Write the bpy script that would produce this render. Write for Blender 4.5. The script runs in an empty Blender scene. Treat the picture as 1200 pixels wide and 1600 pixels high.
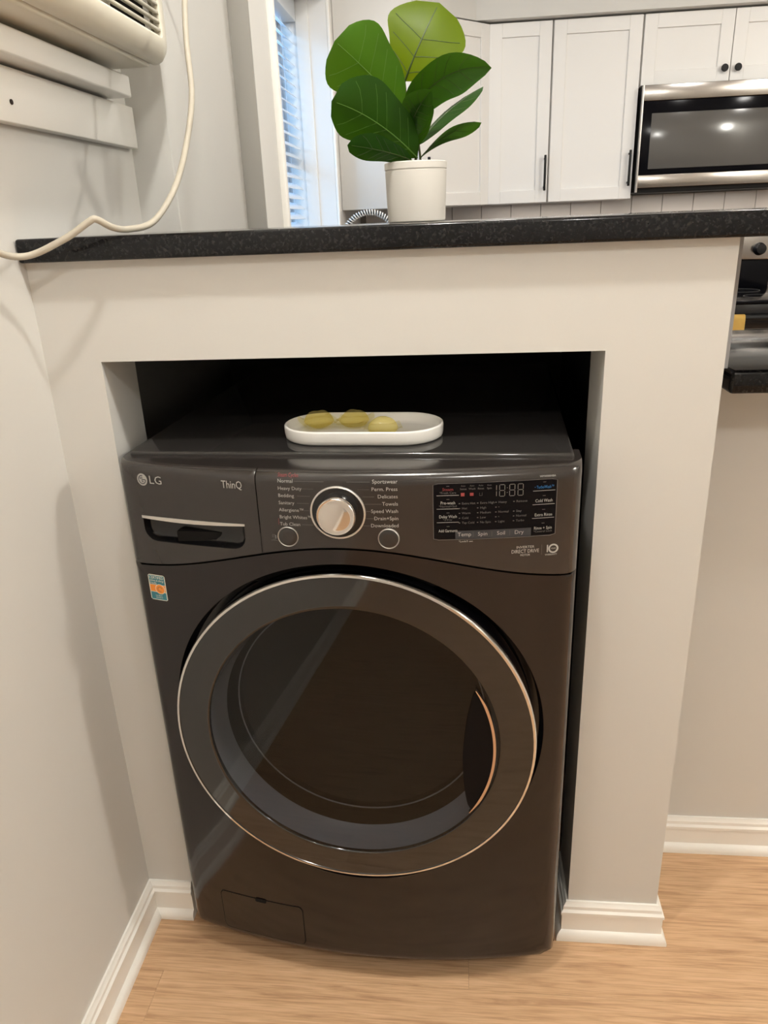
import bpy, bmesh, math, random
from math import sin, cos, pi, sqrt, radians
from mathutils import Vector, Matrix
random.seed(7)
S = bpy.context.scene
COL = S.collection

# ------------------------------------------------------------------ camera
cd = bpy.data.cameras.new('camera'); cam = bpy.data.objects.new('camera', cd); COL.objects.link(cam)
YAW, PIT, ROL, F = -0.108824, 0.371938, -0.041022, 1173.88
fw = Vector((sin(YAW)*cos(PIT), cos(YAW)*cos(PIT), -sin(PIT)))
rt = fw.cross(Vector((0, 0, 1))).normalized(); up = rt.cross(fw)
r2 = rt*cos(ROL)+up*sin(ROL); u2 = -rt*sin(ROL)+up*cos(ROL)
cam.matrix_world = Matrix(((r2.x, u2.x, -fw.x, .62781), (r2.y, u2.y, -fw.y, -1.09283), (r2.z, u2.z, -fw.z, 1.31046), (0, 0, 0, 1)))
cd.sensor_width = 36; cd.sensor_fit = 'AUTO'; cd.lens = F*36/1600; cd.clip_start = .02
S.camera = cam

# ------------------------------------------------------------------ world, light, exposure
w = bpy.data.worlds.new('sky'); S.world = w; w.use_nodes = True
w.node_tree.nodes['Background'].inputs[0].default_value = (.34, .62, 1, 1)
w.node_tree.nodes['Background'].inputs[1].default_value = 2.7
S.view_settings.view_transform = 'Standard'; S.view_settings.look = 'None'
S.view_settings.exposure = 0.0; S.view_settings.gamma = 1; S.view_settings.use_curve_mapping = False

def lamp(name, kind, loc, power, color, size=.05, target=None):
    l = bpy.data.lights.new(name, kind); l.energy = power; l.color = color
    o = bpy.data.objects.new(name, l); COL.objects.link(o); o.location = loc
    if kind == 'POINT': l.shadow_soft_size = size
    if kind == 'AREA': l.shape = 'DISK'; l.size = size
    if kind == 'SUN': l.angle = size
    if target is not None:
        o.rotation_euler = Vector(target).to_track_quat('-Z', 'Y').to_euler()
    return o
lamp('ceiling_lamp', 'POINT', (1.05, -1.75, 2.36), 29, (1, .985, .93), .06)
lamp('ceiling_lamp', 'POINT', (.52, -.40, 2.38), 33, (1, .98, .92), .035)
lamp('ceiling_lamp', 'POINT', (3.1, -.35, 2.36), 68, (1, .97, .89), .07)
lamp('kitchen_lamp', 'AREA', (.75, 1.45, 2.42), 7.2, (1, .97, .92), .16)
lamp('kitchen_lamp', 'AREA', (1.7, 1.55, 2.42), 7.2, (1, .97, .92), .16)
lamp('kitchen_lamp', 'AREA', (2.6, 1.45, 2.42), 7.2, (1, .97, .92), .16)
for x_, z_, l_ in ((1.08, 1.346, .62), (1.81, 1.366, .66)):       # added fill strips under cabinets and microwave, brightening the tiles; no visible source
    o_ = lamp('tile_fill_lamp', 'AREA', (x_, 2.97, z_), 1.0, (1, .95, .88), .05)
    o_.data.shape = 'RECTANGLE'; o_.data.size = l_; o_.data.size_y = .04
lamp('sun', 'SUN', (-2, 0, 3), .85, (.26, .62, 1), radians(9), target=(.34, .85, -.16))

# ------------------------------------------------------------------ materials
def mat(name, col, rough=.5, metal=0, spec=.5, bump=0, bscale=200, var=0, vscale=3, trans=0, ior=1.5, emit=None):
    m = bpy.data.materials.new(name); m.use_nodes = True
    nt = m.node_tree; b = nt.nodes['Principled BSDF']
    b.inputs['Base Color'].default_value = (*col, 1); b.inputs['Roughness'].default_value = rough
    b.inputs['Metallic'].default_value = metal; b.inputs['Specular IOR Level'].default_value = spec
    b.inputs['IOR'].default_value = ior
    if trans: b.inputs['Transmission Weight'].default_value = trans
    if bump or var:
        tc = nt.nodes.new('ShaderNodeTexCoord')
    if bump:
        n = nt.nodes.new('ShaderNodeTexNoise'); n.inputs['Scale'].default_value = bscale; n.inputs['Detail'].default_value = 3
        bp = nt.nodes.new('ShaderNodeBump'); bp.inputs['Strength'].default_value = bump; bp.inputs['Distance'].default_value = .002
        nt.links.new(tc.outputs['Object'], n.inputs['Vector']); nt.links.new(n.outputs[0], bp.inputs['Height']); nt.links.new(bp.outputs[0], b.inputs['Normal'])
    if var:
        n = nt.nodes.new('ShaderNodeTexNoise'); n.inputs['Scale'].default_value = vscale; n.inputs['Detail'].default_value = 4
        mx = nt.nodes.new('ShaderNodeMix'); mx.data_type = 'RGBA'
        mx.inputs[6].default_value = (*[c*(1-var) for c in col], 1); mx.inputs[7].default_value = (*[min(1, c*(1+var)) for c in col], 1)
        nt.links.new(tc.outputs['Object'], n.inputs['Vector']); nt.links.new(n.outputs[0], mx.inputs[0]); nt.links.new(mx.outputs[2], b.inputs['Base Color'])
    return m

def granite_mat():
    m = mat('black_granite', (.01, .01, .011), .10, spec=.28); nt = m.node_tree; b = nt.nodes['Principled BSDF']
    tc = nt.nodes.new('ShaderNodeTexCoord')
    v = nt.nodes.new('ShaderNodeTexVoronoi'); v.inputs['Scale'].default_value = 260
    n = nt.nodes.new('ShaderNodeTexNoise'); n.inputs['Scale'].default_value = 230; n.inputs['Detail'].default_value = 5
    r = nt.nodes.new('ShaderNodeValToRGB'); r.color_ramp.elements[0].position = .56; r.color_ramp.elements[0].color = (.0055, .0055, .0065, 1)
    r.color_ramp.elements[1].position = .75; r.color_ramp.elements[1].color = (.034, .032, .031, 1)
    r2_ = nt.nodes.new('ShaderNodeValToRGB'); r2_.color_ramp.elements[0].position = .0; r2_.color_ramp.elements[0].color = (.22, .21, .19, 1)
    r2_.color_ramp.elements[1].position = .13; r2_.color_ramp.elements[1].color = (0, 0, 0, 1)
    ad = nt.nodes.new('ShaderNodeMix'); ad.data_type = 'RGBA'; ad.blend_type = 'ADD'; ad.inputs[0].default_value = .55
    for x in (v, n): nt.links.new(tc.outputs['Object'], x.inputs['Vector'])
    nt.links.new(n.outputs[0], r.inputs[0]); nt.links.new(v.outputs['Distance'], r2_.inputs[0])
    nt.links.new(r.outputs[0], ad.inputs[6]); nt.links.new(r2_.outputs[0], ad.inputs[7]); nt.links.new(ad.outputs[2], b.inputs['Base Color'])
    return m

def wood_mat():
    m = mat('oak_plank', (.5, .33, .2), .38, spec=.4); nt = m.node_tree; b = nt.nodes['Principled BSDF']
    tc = nt.nodes.new('ShaderNodeTexCoord'); oi = nt.nodes.new('ShaderNodeObjectInfo')
    ad = nt.nodes.new('ShaderNodeVectorMath'); ad.operation = 'MULTIPLY_ADD'
    ad.inputs[1].default_value = (1, 1, 1)
    cmb = nt.nodes.new('ShaderNodeCombineXYZ'); ml = nt.nodes.new('ShaderNodeMath'); ml.operation = 'MULTIPLY'; ml.inputs[1].default_value = 37
    nt.links.new(oi.outputs['Random'], ml.inputs[0]); nt.links.new(ml.outputs[0], cmb.inputs[0]); nt.links.new(ml.outputs[0], cmb.inputs[1])
    nt.links.new(tc.outputs['Object'], ad.inputs[0]); nt.links.new(cmb.outputs[0], ad.inputs[2])
    mp = nt.nodes.new('ShaderNodeMapping'); mp.inputs['Scale'].default_value = (1.6, 26, 1)
    nt.links.new(ad.outputs[0], mp.inputs['Vector'])
    n1 = nt.nodes.new('ShaderNodeTexNoise'); n1.inputs['Scale'].default_value = 3; n1.inputs['Detail'].default_value = 8; n1.inputs['Roughness'].default_value = .62
    n1.inputs['Distortion'].default_value = .6
    nt.links.new(mp.outputs[0], n1.inputs['Vector'])
    mp2 = nt.nodes.new('ShaderNodeMapping'); mp2.inputs['Scale'].default_value = (2.2, 60, 1)
    nt.links.new(ad.outputs[0], mp2.inputs['Vector'])
    n2 = nt.nodes.new('ShaderNodeTexNoise'); n2.inputs['Scale'].default_value = 6; n2.inputs['Detail'].default_value = 4
    nt.links.new(mp2.outputs[0], n2.inputs['Vector'])
    cr = nt.nodes.new('ShaderNodeValToRGB'); e = cr.color_ramp.elements
    e[0].position = .30; e[0].color = (.41, .236, .130, 1); e[1].position = .72; e[1].color = (.71, .47, .288, 1)
    k = cr.color_ramp.elements.new(.47); k.color = (.61, .385, .222, 1)
    nt.links.new(n1.outputs[0], cr.inputs[0])
    cr2 = nt.nodes.new('ShaderNodeValToRGB'); e = cr2.color_ramp.elements
    e[0].position = .38; e[0].color = (.72, .68, .64, 1); e[1].position = .55; e[1].color = (1, 1, 1, 1)
    nt.links.new(n2.outputs[0], cr2.inputs[0])
    mx = nt.nodes.new('ShaderNodeMix'); mx.data_type = 'RGBA'; mx.blend_type = 'MULTIPLY'; mx.inputs[0].default_value = .6
    nt.links.new(cr.outputs[0], mx.inputs[6]); nt.links.new(cr2.outputs[0], mx.inputs[7])
    nt.links.new(mx.outputs[2], b.inputs['Base Color'])
    bp = nt.nodes.new('ShaderNodeBump'); bp.inputs['Strength'].default_value = .12; bp.inputs['Distance'].default_value = .001
    nt.links.new(n1.outputs[0], bp.inputs['Height']); nt.links.new(bp.outputs[0], b.inputs['Normal'])
    return m

def thin_glass(name, tint, ior=1.5, rough=.02):
    m = bpy.data.materials.new(name); m.use_nodes = True; nt = m.node_tree; nt.nodes.clear()
    o = nt.nodes.new('ShaderNodeOutputMaterial'); t = nt.nodes.new('ShaderNodeBsdfTransparent'); t.inputs[0].default_value = (*tint, 1)
    g = nt.nodes.new('ShaderNodeBsdfGlossy'); g.inputs['Roughness'].default_value = rough
    f = nt.nodes.new('ShaderNodeFresnel'); f.inputs['IOR'].default_value = ior
    x = nt.nodes.new('ShaderNodeMixShader')
    gm = nt.nodes.new('ShaderNodeNewGeometry'); iv = nt.nodes.new('ShaderNodeMath'); iv.operation = 'SUBTRACT'; iv.inputs[0].default_value = 1
    mu = nt.nodes.new('ShaderNodeMath'); mu.operation = 'MULTIPLY'   # a thin sheet: no total internal reflection on its back side
    nt.links.new(gm.outputs['Backfacing'], iv.inputs[1]); nt.links.new(f.outputs[0], mu.inputs[0]); nt.links.new(iv.outputs[0], mu.inputs[1])
    nt.links.new(mu.outputs[0], x.inputs[0]); nt.links.new(t.outputs[0], x.inputs[1]); nt.links.new(g.outputs[0], x.inputs[2]); nt.links.new(x.outputs[0], o.inputs[0])
    return m

def gel_mat():
    m = bpy.data.materials.new('yellow_detergent_gel'); m.use_nodes = True; nt = m.node_tree; b = nt.nodes['Principled BSDF']; o = nt.nodes['Material Output']
    b.inputs['Base Color'].default_value = (.84, .74, .34, 1); b.inputs['Roughness'].default_value = .08
    t = nt.nodes.new('ShaderNodeBsdfTransparent'); t.inputs[0].default_value = (.95, .90, .60, 1)
    x = nt.nodes.new('ShaderNodeMixShader'); x.inputs[0].default_value = .80
    nt.links.new(b.outputs[0], x.inputs[1]); nt.links.new(t.outputs[0], x.inputs[2]); nt.links.new(x.outputs[0], o.inputs[0])
    return m

def leaf_mat(name, col, thru, tw=.35):
    m = bpy.data.materials.new(name); m.use_nodes = True; nt = m.node_tree; b = nt.nodes['Principled BSDF']; o = nt.nodes['Material Output']
    tc = nt.nodes.new('ShaderNodeTexCoord'); n = nt.nodes.new('ShaderNodeTexNoise'); n.inputs['Scale'].default_value = 25; n.inputs['Detail'].default_value = 4
    mx = nt.nodes.new('ShaderNodeMix'); mx.data_type = 'RGBA'
    mx.inputs[6].default_value = (*[c*.75 for c in col], 1); mx.inputs[7].default_value = (*[c*1.3 for c in col], 1)
    nt.links.new(tc.outputs['Object'], n.inputs['Vector']); nt.links.new(n.outputs[0], mx.inputs[0]); nt.links.new(mx.outputs[2], b.inputs['Base Color'])
    b.inputs['Roughness'].default_value = .42; b.inputs['Specular IOR Level'].default_value = .25
    t = nt.nodes.new('ShaderNodeBsdfTranslucent'); t.inputs[0].default_value = (*thru, 1)
    x = nt.nodes.new('ShaderNodeMixShader'); x.inputs[0].default_value = tw
    nt.links.new(b.outputs[0], x.inputs[1]); nt.links.new(t.outputs[0], x.inputs[2]); nt.links.new(x.outputs[0], o.inputs[0])
    return m

M = dict(
    wall=mat('greige_wall_paint', (.68, .665, .632), .55, spec=.35, bump=.10, bscale=60),
    greywall=mat('grey_wall_end', (.46, .475, .50), .6, spec=.3),
    stop=mat('taupe_stop_board', (.36, .345, .315), .5, spec=.3),
    ceil=mat('ceiling_paint', (.85, .83, .79), .8, spec=.2),
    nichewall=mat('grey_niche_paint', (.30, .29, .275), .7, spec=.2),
    niche=mat('dark_niche_board', (.05, .047, .044), .8, spec=.2),
    white=mat('white_trim_paint', (.93, .905, .855), .32, spec=.5, bump=.04, bscale=40),
    cab=mat('white_cabinet_lacquer', (.84, .82, .79), .35, spec=.4),
    underlay=mat('brown_joint', (.20, .12, .07), .8, spec=.1),
    gap=mat('dark_gap', (.012, .011, .010), .8, spec=.1),
    granite=granite_mat(), wood=wood_mat(),
    steel=mat('black_steel_paint', (.0125, .0086, .0083), .10, spec=.45),
    fascia=mat('black_steel_fascia', (.025, .0208, .019), .16, spec=.62),
    plate=mat('washer_top_enamel', (.022, .020, .019), .07, spec=.6),
    black=mat('black_plastic', (.006, .006, .007), .18, spec=.5),
    matte=mat('matte_black', (.008, .008, .008), .55, spec=.3),
    pocket=mat('pocket_black', (.003, .003, .004), .4, spec=.12),
    chrome=mat('chrome', (.78, .76, .74), .06, metal=1),
    silver=mat('satin_silver', (.70, .67, .63), .42, metal=.8),
    bronze=mat('warm_chrome', (.72, .56, .46), .2, metal=1),
    ink=mat('silver_print', (.42, .41, .39), .5, spec=.2),
    inkdim=mat('dim_print', (.13, .126, .122), .5, spec=.2),
    clock=mat('grey_clock_segment', (.22, .215, .20), .5, spec=.2),
    inkred=mat('red_print', (.24, .045, .045), .5, spec=.2),
    inkblue=mat('blue_print', (.04, .17, .42), .5, spec=.2),
    glassblk=mat('black_display_glass', (.0035, .0035, .005), .12, spec=.12),
    key=mat('grey_touch_strip', (.035, .038, .045), .3, spec=.4),
    cover=thin_glass('smoked_window_glass', (.60, .61, .63), 1.45),
    ringglass=mat('smoked_door_glass', (.004, .005, .006), .05, spec=.9, ior=1.5),
    collar=mat('blue_grey_collar', (.125, .137, .155), .22, spec=.8),
    bowl=thin_glass('door_bowl_glass', (.70, .72, .76), 1.6, .03),
    rubber=mat('grey_gasket_rubber', (.16, .165, .175), .42, spec=.5),
    drum=mat('drum_steel', (.30, .28, .26), .35, metal=.8),
    porcelain=mat('white_ceramic', (.86, .84, .80), .22, spec=.5),
    pot=mat('matte_white_pot', (.78, .745, .69), .6, spec=.3),
    soil=mat('dark_soil', (.03, .02, .015), .9, bump=.6, bscale=150),
    stem=mat('plant_stem', (.07, .075, .02), .5),
    vein=mat('leaf_vein', (.045, .075, .012), .5),
    veinlt=mat('pale_leaf_vein', (.11, .23, .03), .5),
    leaf=leaf_mat('dark_green_leaf', (.014, .058, .004), (.10, .26, .01), .2),
    leafmid=leaf_mat('mid_green_leaf', (.042, .125, .008), (.17, .36, .015), .3),
    leaflt=leaf_mat('lime_leaf', (.095, .15, .003), (.30, .40, .006), .45),
    pod=gel_mat(),
    film=thin_glass('clear_pod_film', (.93, .90, .72), 1.35),
    acplastic=mat('aged_ac_plastic', (.84, .79, .66), .32, spec=.45),
    cord=mat('aged_white_cord', (.50, .455, .375), .5, var=.12, vscale=60),
    inox=mat('brushed_stainless', (.44, .41, .38), .22, metal=1),
    tile=mat('greige_ceramic_tile', (.66, .60, .55), .25, spec=.5, var=.05, vscale=4),
    grout=mat('grout', (.30, .27, .24), .9),
    mwglass=mat('microwave_window', (.10, .095, .088), .14, spec=.5),
    slat=mat('white_blind_slat', (.78, .82, .86), .4),
    pane=thin_glass('window_pane', (.96, .97, .98), 1.45),
    towel=mat('yellow_towel', (.90, .60, .17), .9, spec=.1, bump=.5, bscale=120),
    teal=mat('sticker_teal', (.03, .19, .24), .4), orange=mat('sticker_orange', (.85, .28, .03), .4),
    cream=mat('sticker_cream', (.80, .76, .66), .4), rust=mat('sticker_rust', (.55, .2, .04), .4),
)

# ------------------------------------------------------------------ mesh helpers
def finish(bm, name, m, parent=None, smooth=False, angle=35, loc=None, recalc=True):
    if recalc: bmesh.ops.recalc_face_normals(bm, faces=bm.faces)
    me = bpy.data.meshes.new(name); bm.to_mesh(me); bm.free()
    return link(me, name, m, parent, smooth, angle, loc)
def link(me, name, m, parent=None, smooth=False, angle=35, loc=None):
    if m: me.materials.append(M[m] if isinstance(m, str) else m)
    if smooth:
        me.polygons.foreach_set('use_smooth', [True]*len(me.polygons)); me.set_sharp_from_angle(angle=radians(angle))
    o = bpy.data.objects.new(name, me); COL.objects.link(o)
    if parent: o.parent = parent
    if loc: o.location = loc
    return o
def box(bm, x0, x1, y0, y1, z0, z1, bev=0, seg=2, rot=None):
    r = bmesh.ops.create_cube(bm, size=1)
    vs = r['verts']
    for v in vs: v.co = Vector((x0+(v.co.x+.5)*(x1-x0), y0+(v.co.y+.5)*(y1-y0), z0+(v.co.z+.5)*(z1-z0)))
    if rot: 
        c = Vector(((x0+x1)/2, (y0+y1)/2, (z0+z1)/2)); bmesh.ops.rotate(bm, verts=vs, cent=c, matrix=rot)
    if bev:
        es = list({e for v in vs for e in v.link_edges})
        bmesh.ops.bevel(bm, geom=es, offset=bev, segments=seg, affect='EDGES', profile=.5)
def bx(name, m, dims, bev=0, parent=None, seg=2, smooth=None, rot=None):
    bm = bmesh.new(); box(bm, *dims, bev=bev, seg=seg, rot=rot)
    return finish(bm, name, m, parent, smooth=bool(bev) if smooth is None else smooth, angle=50)
def bxs(name, m, lst, bev=0, parent=None, seg=2):
    bm = bmesh.new()
    for d in lst: box(bm, *d, bev=bev, seg=seg)
    return finish(bm, name, m, parent, smooth=bool(bev), angle=50)
def tube(bm, pts, r, n=8, cap=True, closed=False):
    pts = [Vector(p) for p in pts]; N = len(pts); rings = []
    ref = Vector((0, 0, 1)); last = None
    for i, p in enumerate(pts):
        a = pts[(i-1) % N] if (closed or i > 0) else p; b = pts[(i+1) % N] if (closed or i < N-1) else p
        t = (b-a).normalized()
        if last is None:
            x = t.cross(ref); x = x if x.length > .05 else t.cross(Vector((1, 0, 0)))
        else: x = last - t*last.dot(t)
        x.normalize(); last = x; y = t.cross(x)
        rr = r[i] if isinstance(r, (list, tuple)) else r
        rings.append([bm.verts.new(p+x*rr*cos(2*pi*k/n)+y*rr*sin(2*pi*k/n)) for k in range(n)])
    for i in range(N if closed else N-1):
        A, B = rings[i], rings[(i+1) % N]
        for k in range(n): bm.faces.new((A[k], A[(k+1) % n], B[(k+1) % n], B[k]))
    if cap and not closed: bm.faces.new(rings[0][::-1]); bm.faces.new(rings[-1])
def lathe(bm, prof, n=48, c=(0, 0, 0), axis='z'):
    """prof: (r, h) along the axis; axis 'y' maps h to y and the circle to x,z"""
    rings = []
    for r, h in prof:
        ring = []
        for k in range(n if r > 1e-7 else 1):
            a = 2*pi*k/n
            p = (r*cos(a), r*sin(a), h) if axis == 'z' else (r*cos(a), h, r*sin(a))
            ring.append(bm.verts.new((c[0]+p[0], c[1]+p[1], c[2]+p[2])))
        rings.append(ring)
    for A, B in zip(rings, rings[1:]):
        for k in range(n):
            k2 = (k+1) % n
            if len(A) == 1 and len(B) == 1: continue
            if len(A) == 1: bm.faces.new((A[0], B[k], B[k2]))
            elif len(B) == 1: bm.faces.new((A[k], A[k2], B[0]))
            else: bm.faces.new((A[k], A[k2], B[k2], B[k]))
def smooth_path(pts, per=8):
    P = [Vector(p) for p in pts]; P = [P[0]*2-P[1]]+P+[P[-1]*2-P[-2]]; out = []
    for i in range(1, len(P)-2):
        for k in range(per):
            t = k/per; a, b, c, d = P[i-1:i+3]
            out.append(.5*((2*b)+(c-a)*t+(2*a-5*b+4*c-d)*t*t+(3*b-a-3*c+d)*t**3))
    out.append(P[-2]); return out
def sweep(name, m, path, prof, side=1, label=None, closedprof=True):
    """extrude a (distance from wall, z) profile along a floor path with mitred corners"""
    bm = bmesh.new(); P = [Vector((x, y)) for x, y in path]; N = len(P); rings = []
    nrm = [Vector((-(b-a).y, (b-a).x)).normalized()*side for a, b in zip(P, P[1:])]
    for i, p in enumerate(P):
        if i == 0: mt = nrm[0]
        elif i == N-1: mt = nrm[-1]
        else:
            s = nrm[i-1]+nrm[i]; mt = s/(1+nrm[i-1].dot(nrm[i]))
        rings.append([bm.verts.new((p.x+mt.x*d, p.y+mt.y*d, z)) for d, z in prof])
    K = len(prof)
    for A, B in zip(rings, rings[1:]):
        for k in range(K if closedprof else K-1): bm.faces.new((A[k], A[(k+1) % K], B[(k+1) % K], B[k]))
    bm.faces.new(rings[0]); bm.faces.new(rings[-1][::-1])
    return struct(finish(bm, name, m, smooth=True, angle=28))
def struct(o): o['kind'] = 'structure'; return o
def thing(name, label, cat, loc=(0, 0, 0), rotz=0, group=None):
    o = bpy.data.objects.new(name, None); COL.objects.link(o); o.empty_display_size = .05
    o.location = loc; o.rotation_euler = (0, 0, rotz); o['label'] = label; o['category'] = cat
    if group: o['group'] = group
    return o
def tag(o, label, cat, group=None):
    o['label'] = label; o['category'] = cat
    if group: o['group'] = group
    return o

# ------------------------------------------------------------------ room shell
XR, YF, YB, ZC = 3.5, -3.2, 3.13, 2.44
OXL, OXR, OZT, PXR, JD = .0887, .8316, 1.1253, .9955, .118      # niche opening, pillar end, jamb depth
ZB, ZT = 1.270, 1.303                                        # bar top underside / surface

floor = struct(bx('floor', 'underlay', (-.1, XR+.1, YF-.1, YB+.1, -.05, -.0065)))
# planks: one short row pitch, staggered ends
PW, PL = .10, 1.22
pm = {}
def plank_mesh(L):
    k = round(L, 3)
    if k not in pm:
        bm = bmesh.new(); box(bm, 0, L-.0003, 0, PW-.0003, -.006, 0)
        es = [e for e in bm.edges if all(v.co.z > -.001 for v in e.verts)]
        bmesh.ops.bevel(bm, geom=es, offset=.0004, segments=1, affect='EDGES')
        bmesh.ops.recalc_face_normals(bm, faces=bm.faces)
        me = bpy.data.meshes.new('plank'); bm.to_mesh(me); bm.free(); me.materials.append(M['wood']); pm[k] = me
    return pm[k]
row = 0; y = -.13+PW*4
while y > YF-.05:
    first = {-.03: .35, -.13: .642, -.23: .067, -.33: .84, -.43: .36}.get(round(y, 2), (row*.437+.13) % PL)
    x = 0.0; nxt = first
    while x < XR:
        L = min(nxt, XR)-x
        if L > .005:
            o = bpy.data.objects.new('plank', plank_mesh(L)); COL.objects.link(o); o.parent = floor; o.location = (x, y, 0)
        x = nxt; nxt += PL
    y -= PW; row += 1
bx('kitchen_flooring', 'wood', (0, XR, -.13+PW*5, YB, -.006, 0), parent=floor)

struct(bx('ceiling', 'ceil', (-.15, XR+.1, YF-.1, YB+.1, ZC, ZC+.05)))
struct(bx('wall_front', 'wall', (-.15, XR+.1, YF-.1, YF, 0, ZC)))
struct(bx('wall_right', 'wall', (XR, XR+.1, YF, YB, 0, ZC)))
wall_back = struct(bx('wall_back', 'grout', (-.15, XR, YB, YB+.1, 0, ZC)))
struct(bx('wall_left', 'wall', (-.15, 0, YF, .455, 0, ZC)))
struct(bx('wall_left_return', 'wall', (-.15, .078, .455, .965, ZB-.01, ZC), .002))
# kitchen left wall with the window opening
WY0, WY1, WZ0, WZ1, XK = 1.20, 2.33, 1.03, 2.12, .105
struct(bxs('wall_kitchen_left', 'cab', [(-.15, XK, .97, WY0, 0, ZC), (-.15, XK, WY1, YB, 0, ZC), (-.15, XK, WY0, WY1, 0, WZ0), (-.15, XK, WY0, WY1, WZ1, ZC)]))
# front half-height wall with the washer opening
struct(bxs('wall_peninsula', 'wall', [(0, OXL, 0, JD, 0, ZB), (OXL, OXR, 0, JD, OZT, ZB), (OXR, PXR, 0, JD, 0, ZB)]))
struct(bx('wall_peninsula_end', 'greywall', (PXR-.06, 1.0405, JD, .60, 1.074, ZB)))  # end piece in a cooler, darker grey than the wall
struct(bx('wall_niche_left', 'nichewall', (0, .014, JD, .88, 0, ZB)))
struct(bxs('wall_niche', 'niche', [(OXR+.055, OXR+.07, JD, .88, 0, ZB), (0, OXR+.07, .88, .90, 0, ZB), (.014, OXR+.055, JD, .88, ZB-.012, ZB)]))  # right side, back and ceiling of the niche in a near-black tone
struct(bxs('wall_half', 'wall', [(OXR+.07, XR, .232, .32, 0, 1.036)]))
struct(bxs('wall_soffit', 'wall', [(.105, XR, 2.755, YB, 2.098, ZC)]))
bm = bmesh.new()                                             # soffit over the corner cabinet, cut on the diagonal
pts = [(.105, 2.5015), (.447, 2.5015), (.70, 2.755), (.105, 2.755)]
lo = [bm.verts.new((x, y, 2.098)) for x, y in pts]; hi = [bm.verts.new((x, y, ZC)) for x, y in pts]
bm.faces.new(lo[::-1]); bm.faces.new(hi)
for i in range(4): bm.faces.new((lo[i], lo[(i+1) % 4], hi[(i+1) % 4], hi[i]))
struct(finish(bm, 'wall_soffit_corner', 'wall'))

BP = [(0, 0), (.021, 0), (.021, .006), (.0195, .013), (.016, .018), (.0115, .021), (.0115, .058), (.0135, .060), (.0135, .066), (.0095, .070), (.0090, .077), (.0055, .081), (.004, .085), (0, .085)]
sweep('baseboard_left', 'white', [(0, YF), (0, 0), (OXL, 0)], BP, -1)
sweep('baseboard_pillar', 'white', [(OXR, JD), (OXR, 0), (PXR, 0), (PXR, .232), (XR, .232)], BP, -1)

# ------------------------------------------------------------------ window casing boards under the air conditioner
ap = bx('trim_1', 'white', (0, .019, -.62, .440, 1.452, 1.522), .0015); struct(ap)
bm = bmesh.new(); lathe(bm, [(0, .0), (.0035, 0), (.0035, .0015), (0, .0015)], 12)
bmesh.ops.rotate(bm, verts=bm.verts, cent=(0, 0, 0), matrix=Matrix.Rotation(pi/2, 3, 'Y'))
finish(bm, 'nail_hole', 'soil', ap, loc=(.0192, .012, 1.478))
struct(bx('trim_2', 'white', (0, .052, -.62, .362, 1.526, 1.560), .003))
# stepped casing of the kitchen window
struct(bx('trim_3', 'wall', (XK-.10, .128, .974, 1.165, .0, ZC), .003))
struct(bx('trim_7', 'stop', (.070, .1275, .9655, .9735, ZB, ZC), .001))  # separate thin board, toned darker than the casing beside it
struct(bx('trim_4', 'white', (XK-.02, .143, 1.165, 1.200, .0, ZC), .006))
struct(bxs('trim_5', 'white', [(XK, .117, WY1, WY1+.055, 0, ZC)], .003))

# kitchen window: frame, pane, blind
win = bxs('window_1', 'cab', [(-.13, -.09, WY0, WY0+.045, WZ0, WZ1), (-.13, -.09, WY1-.045, WY1, WZ0, WZ1), (-.13, -.09, WY0+.045, WY1-.045, WZ0, WZ0+.05),
                              (-.13, -.09, WY0+.045, WY1-.045, WZ1-.05, WZ1), (-.125, -.095, WY0+.045, WY1-.045, 1.56, 1.60)], .003)
struct(win)
bx('pane', 'pane', (-.113, -.110, WY0+.045, WY1-.045, WZ0+.05, 1.56), parent=win)
bx('pane', 'pane', (-.113, -.110, WY0+.045, WY1-.045, 1.60, WZ1-.05), parent=win)
struct(bx('trim_6', 'cab', (-.018, .034, WY1-.010, WY1+.001, WZ0, WZ1), .002))
bl = thing('window_blind', 'white horizontal slatted blind in the kitchen window left of the plant', 'blind', (-.050, (WY0+WY1)/2, WZ0))
hw = (WY1-WY0)/2-.012
bx('headrail', 'slat', (-.03, .035, -hw, hw, WZ1-WZ0-.075, WZ1-WZ0-.004), .002, bl)
bm = bmesh.new(); a = radians(34)
for sx in range(6):
    pass
pr = [(-.024, 0), (-.012, .003), (0, .004), (.012, .003), (.024, 0)]
rings = []
for yy in (-hw, hw):
    rings.append([bm.verts.new((px*cos(a)+pz*sin(a), yy, -px*sin(a)+pz*cos(a))) for px, pz in pr+[(q, z-.0014) for q, z in pr[::-1]]])
K = len(rings[0])
for k in range(K): bm.faces.new((rings[0][k], rings[0][(k+1) % K], rings[1][(k+1) % K], rings[1][k]))
bm.faces.new(rings[0]); bm.faces.new(rings[1][::-1])
s0 = finish(bm, 'slat', 'slat', bl, loc=(0, 0, .04))
for k in range(1, 26):
    if .04+k*.038 > WZ1-WZ0-.09: break
    o = s0.copy(); COL.objects.link(o); o.location = (0, 0, .04+k*.038)
for yy in (-hw+.12, hw-.12):
    bm = bmesh.new(); tube(bm, [(.0, yy, .03), (0, yy, WZ1-WZ0-.08)], .0012, 5); finish(bm, 'ladder_cord', 'slat', bl)
bx('bottom_rail', 'slat', (-.024, .024, -hw, hw, .006, .024), .003, bl)

# ------------------------------------------------------------------ bar top and lower counter
ct = bx('bar_countertop', 'granite', (.0015, 1.62, -.0205, .445, ZB+.0005, ZT), .004, seg=3)
tag(ct, 'long black speckled granite bar top above the washer, carrying the potted plant', 'countertop')
lc = bx('breakfast_counter', 'granite', (1.0415, 2.3, .10, .525, 1.0365, 1.073), .007, seg=3)
tag(lc, 'lower black granite counter slab to the right of the pillar', 'countertop')

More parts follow.
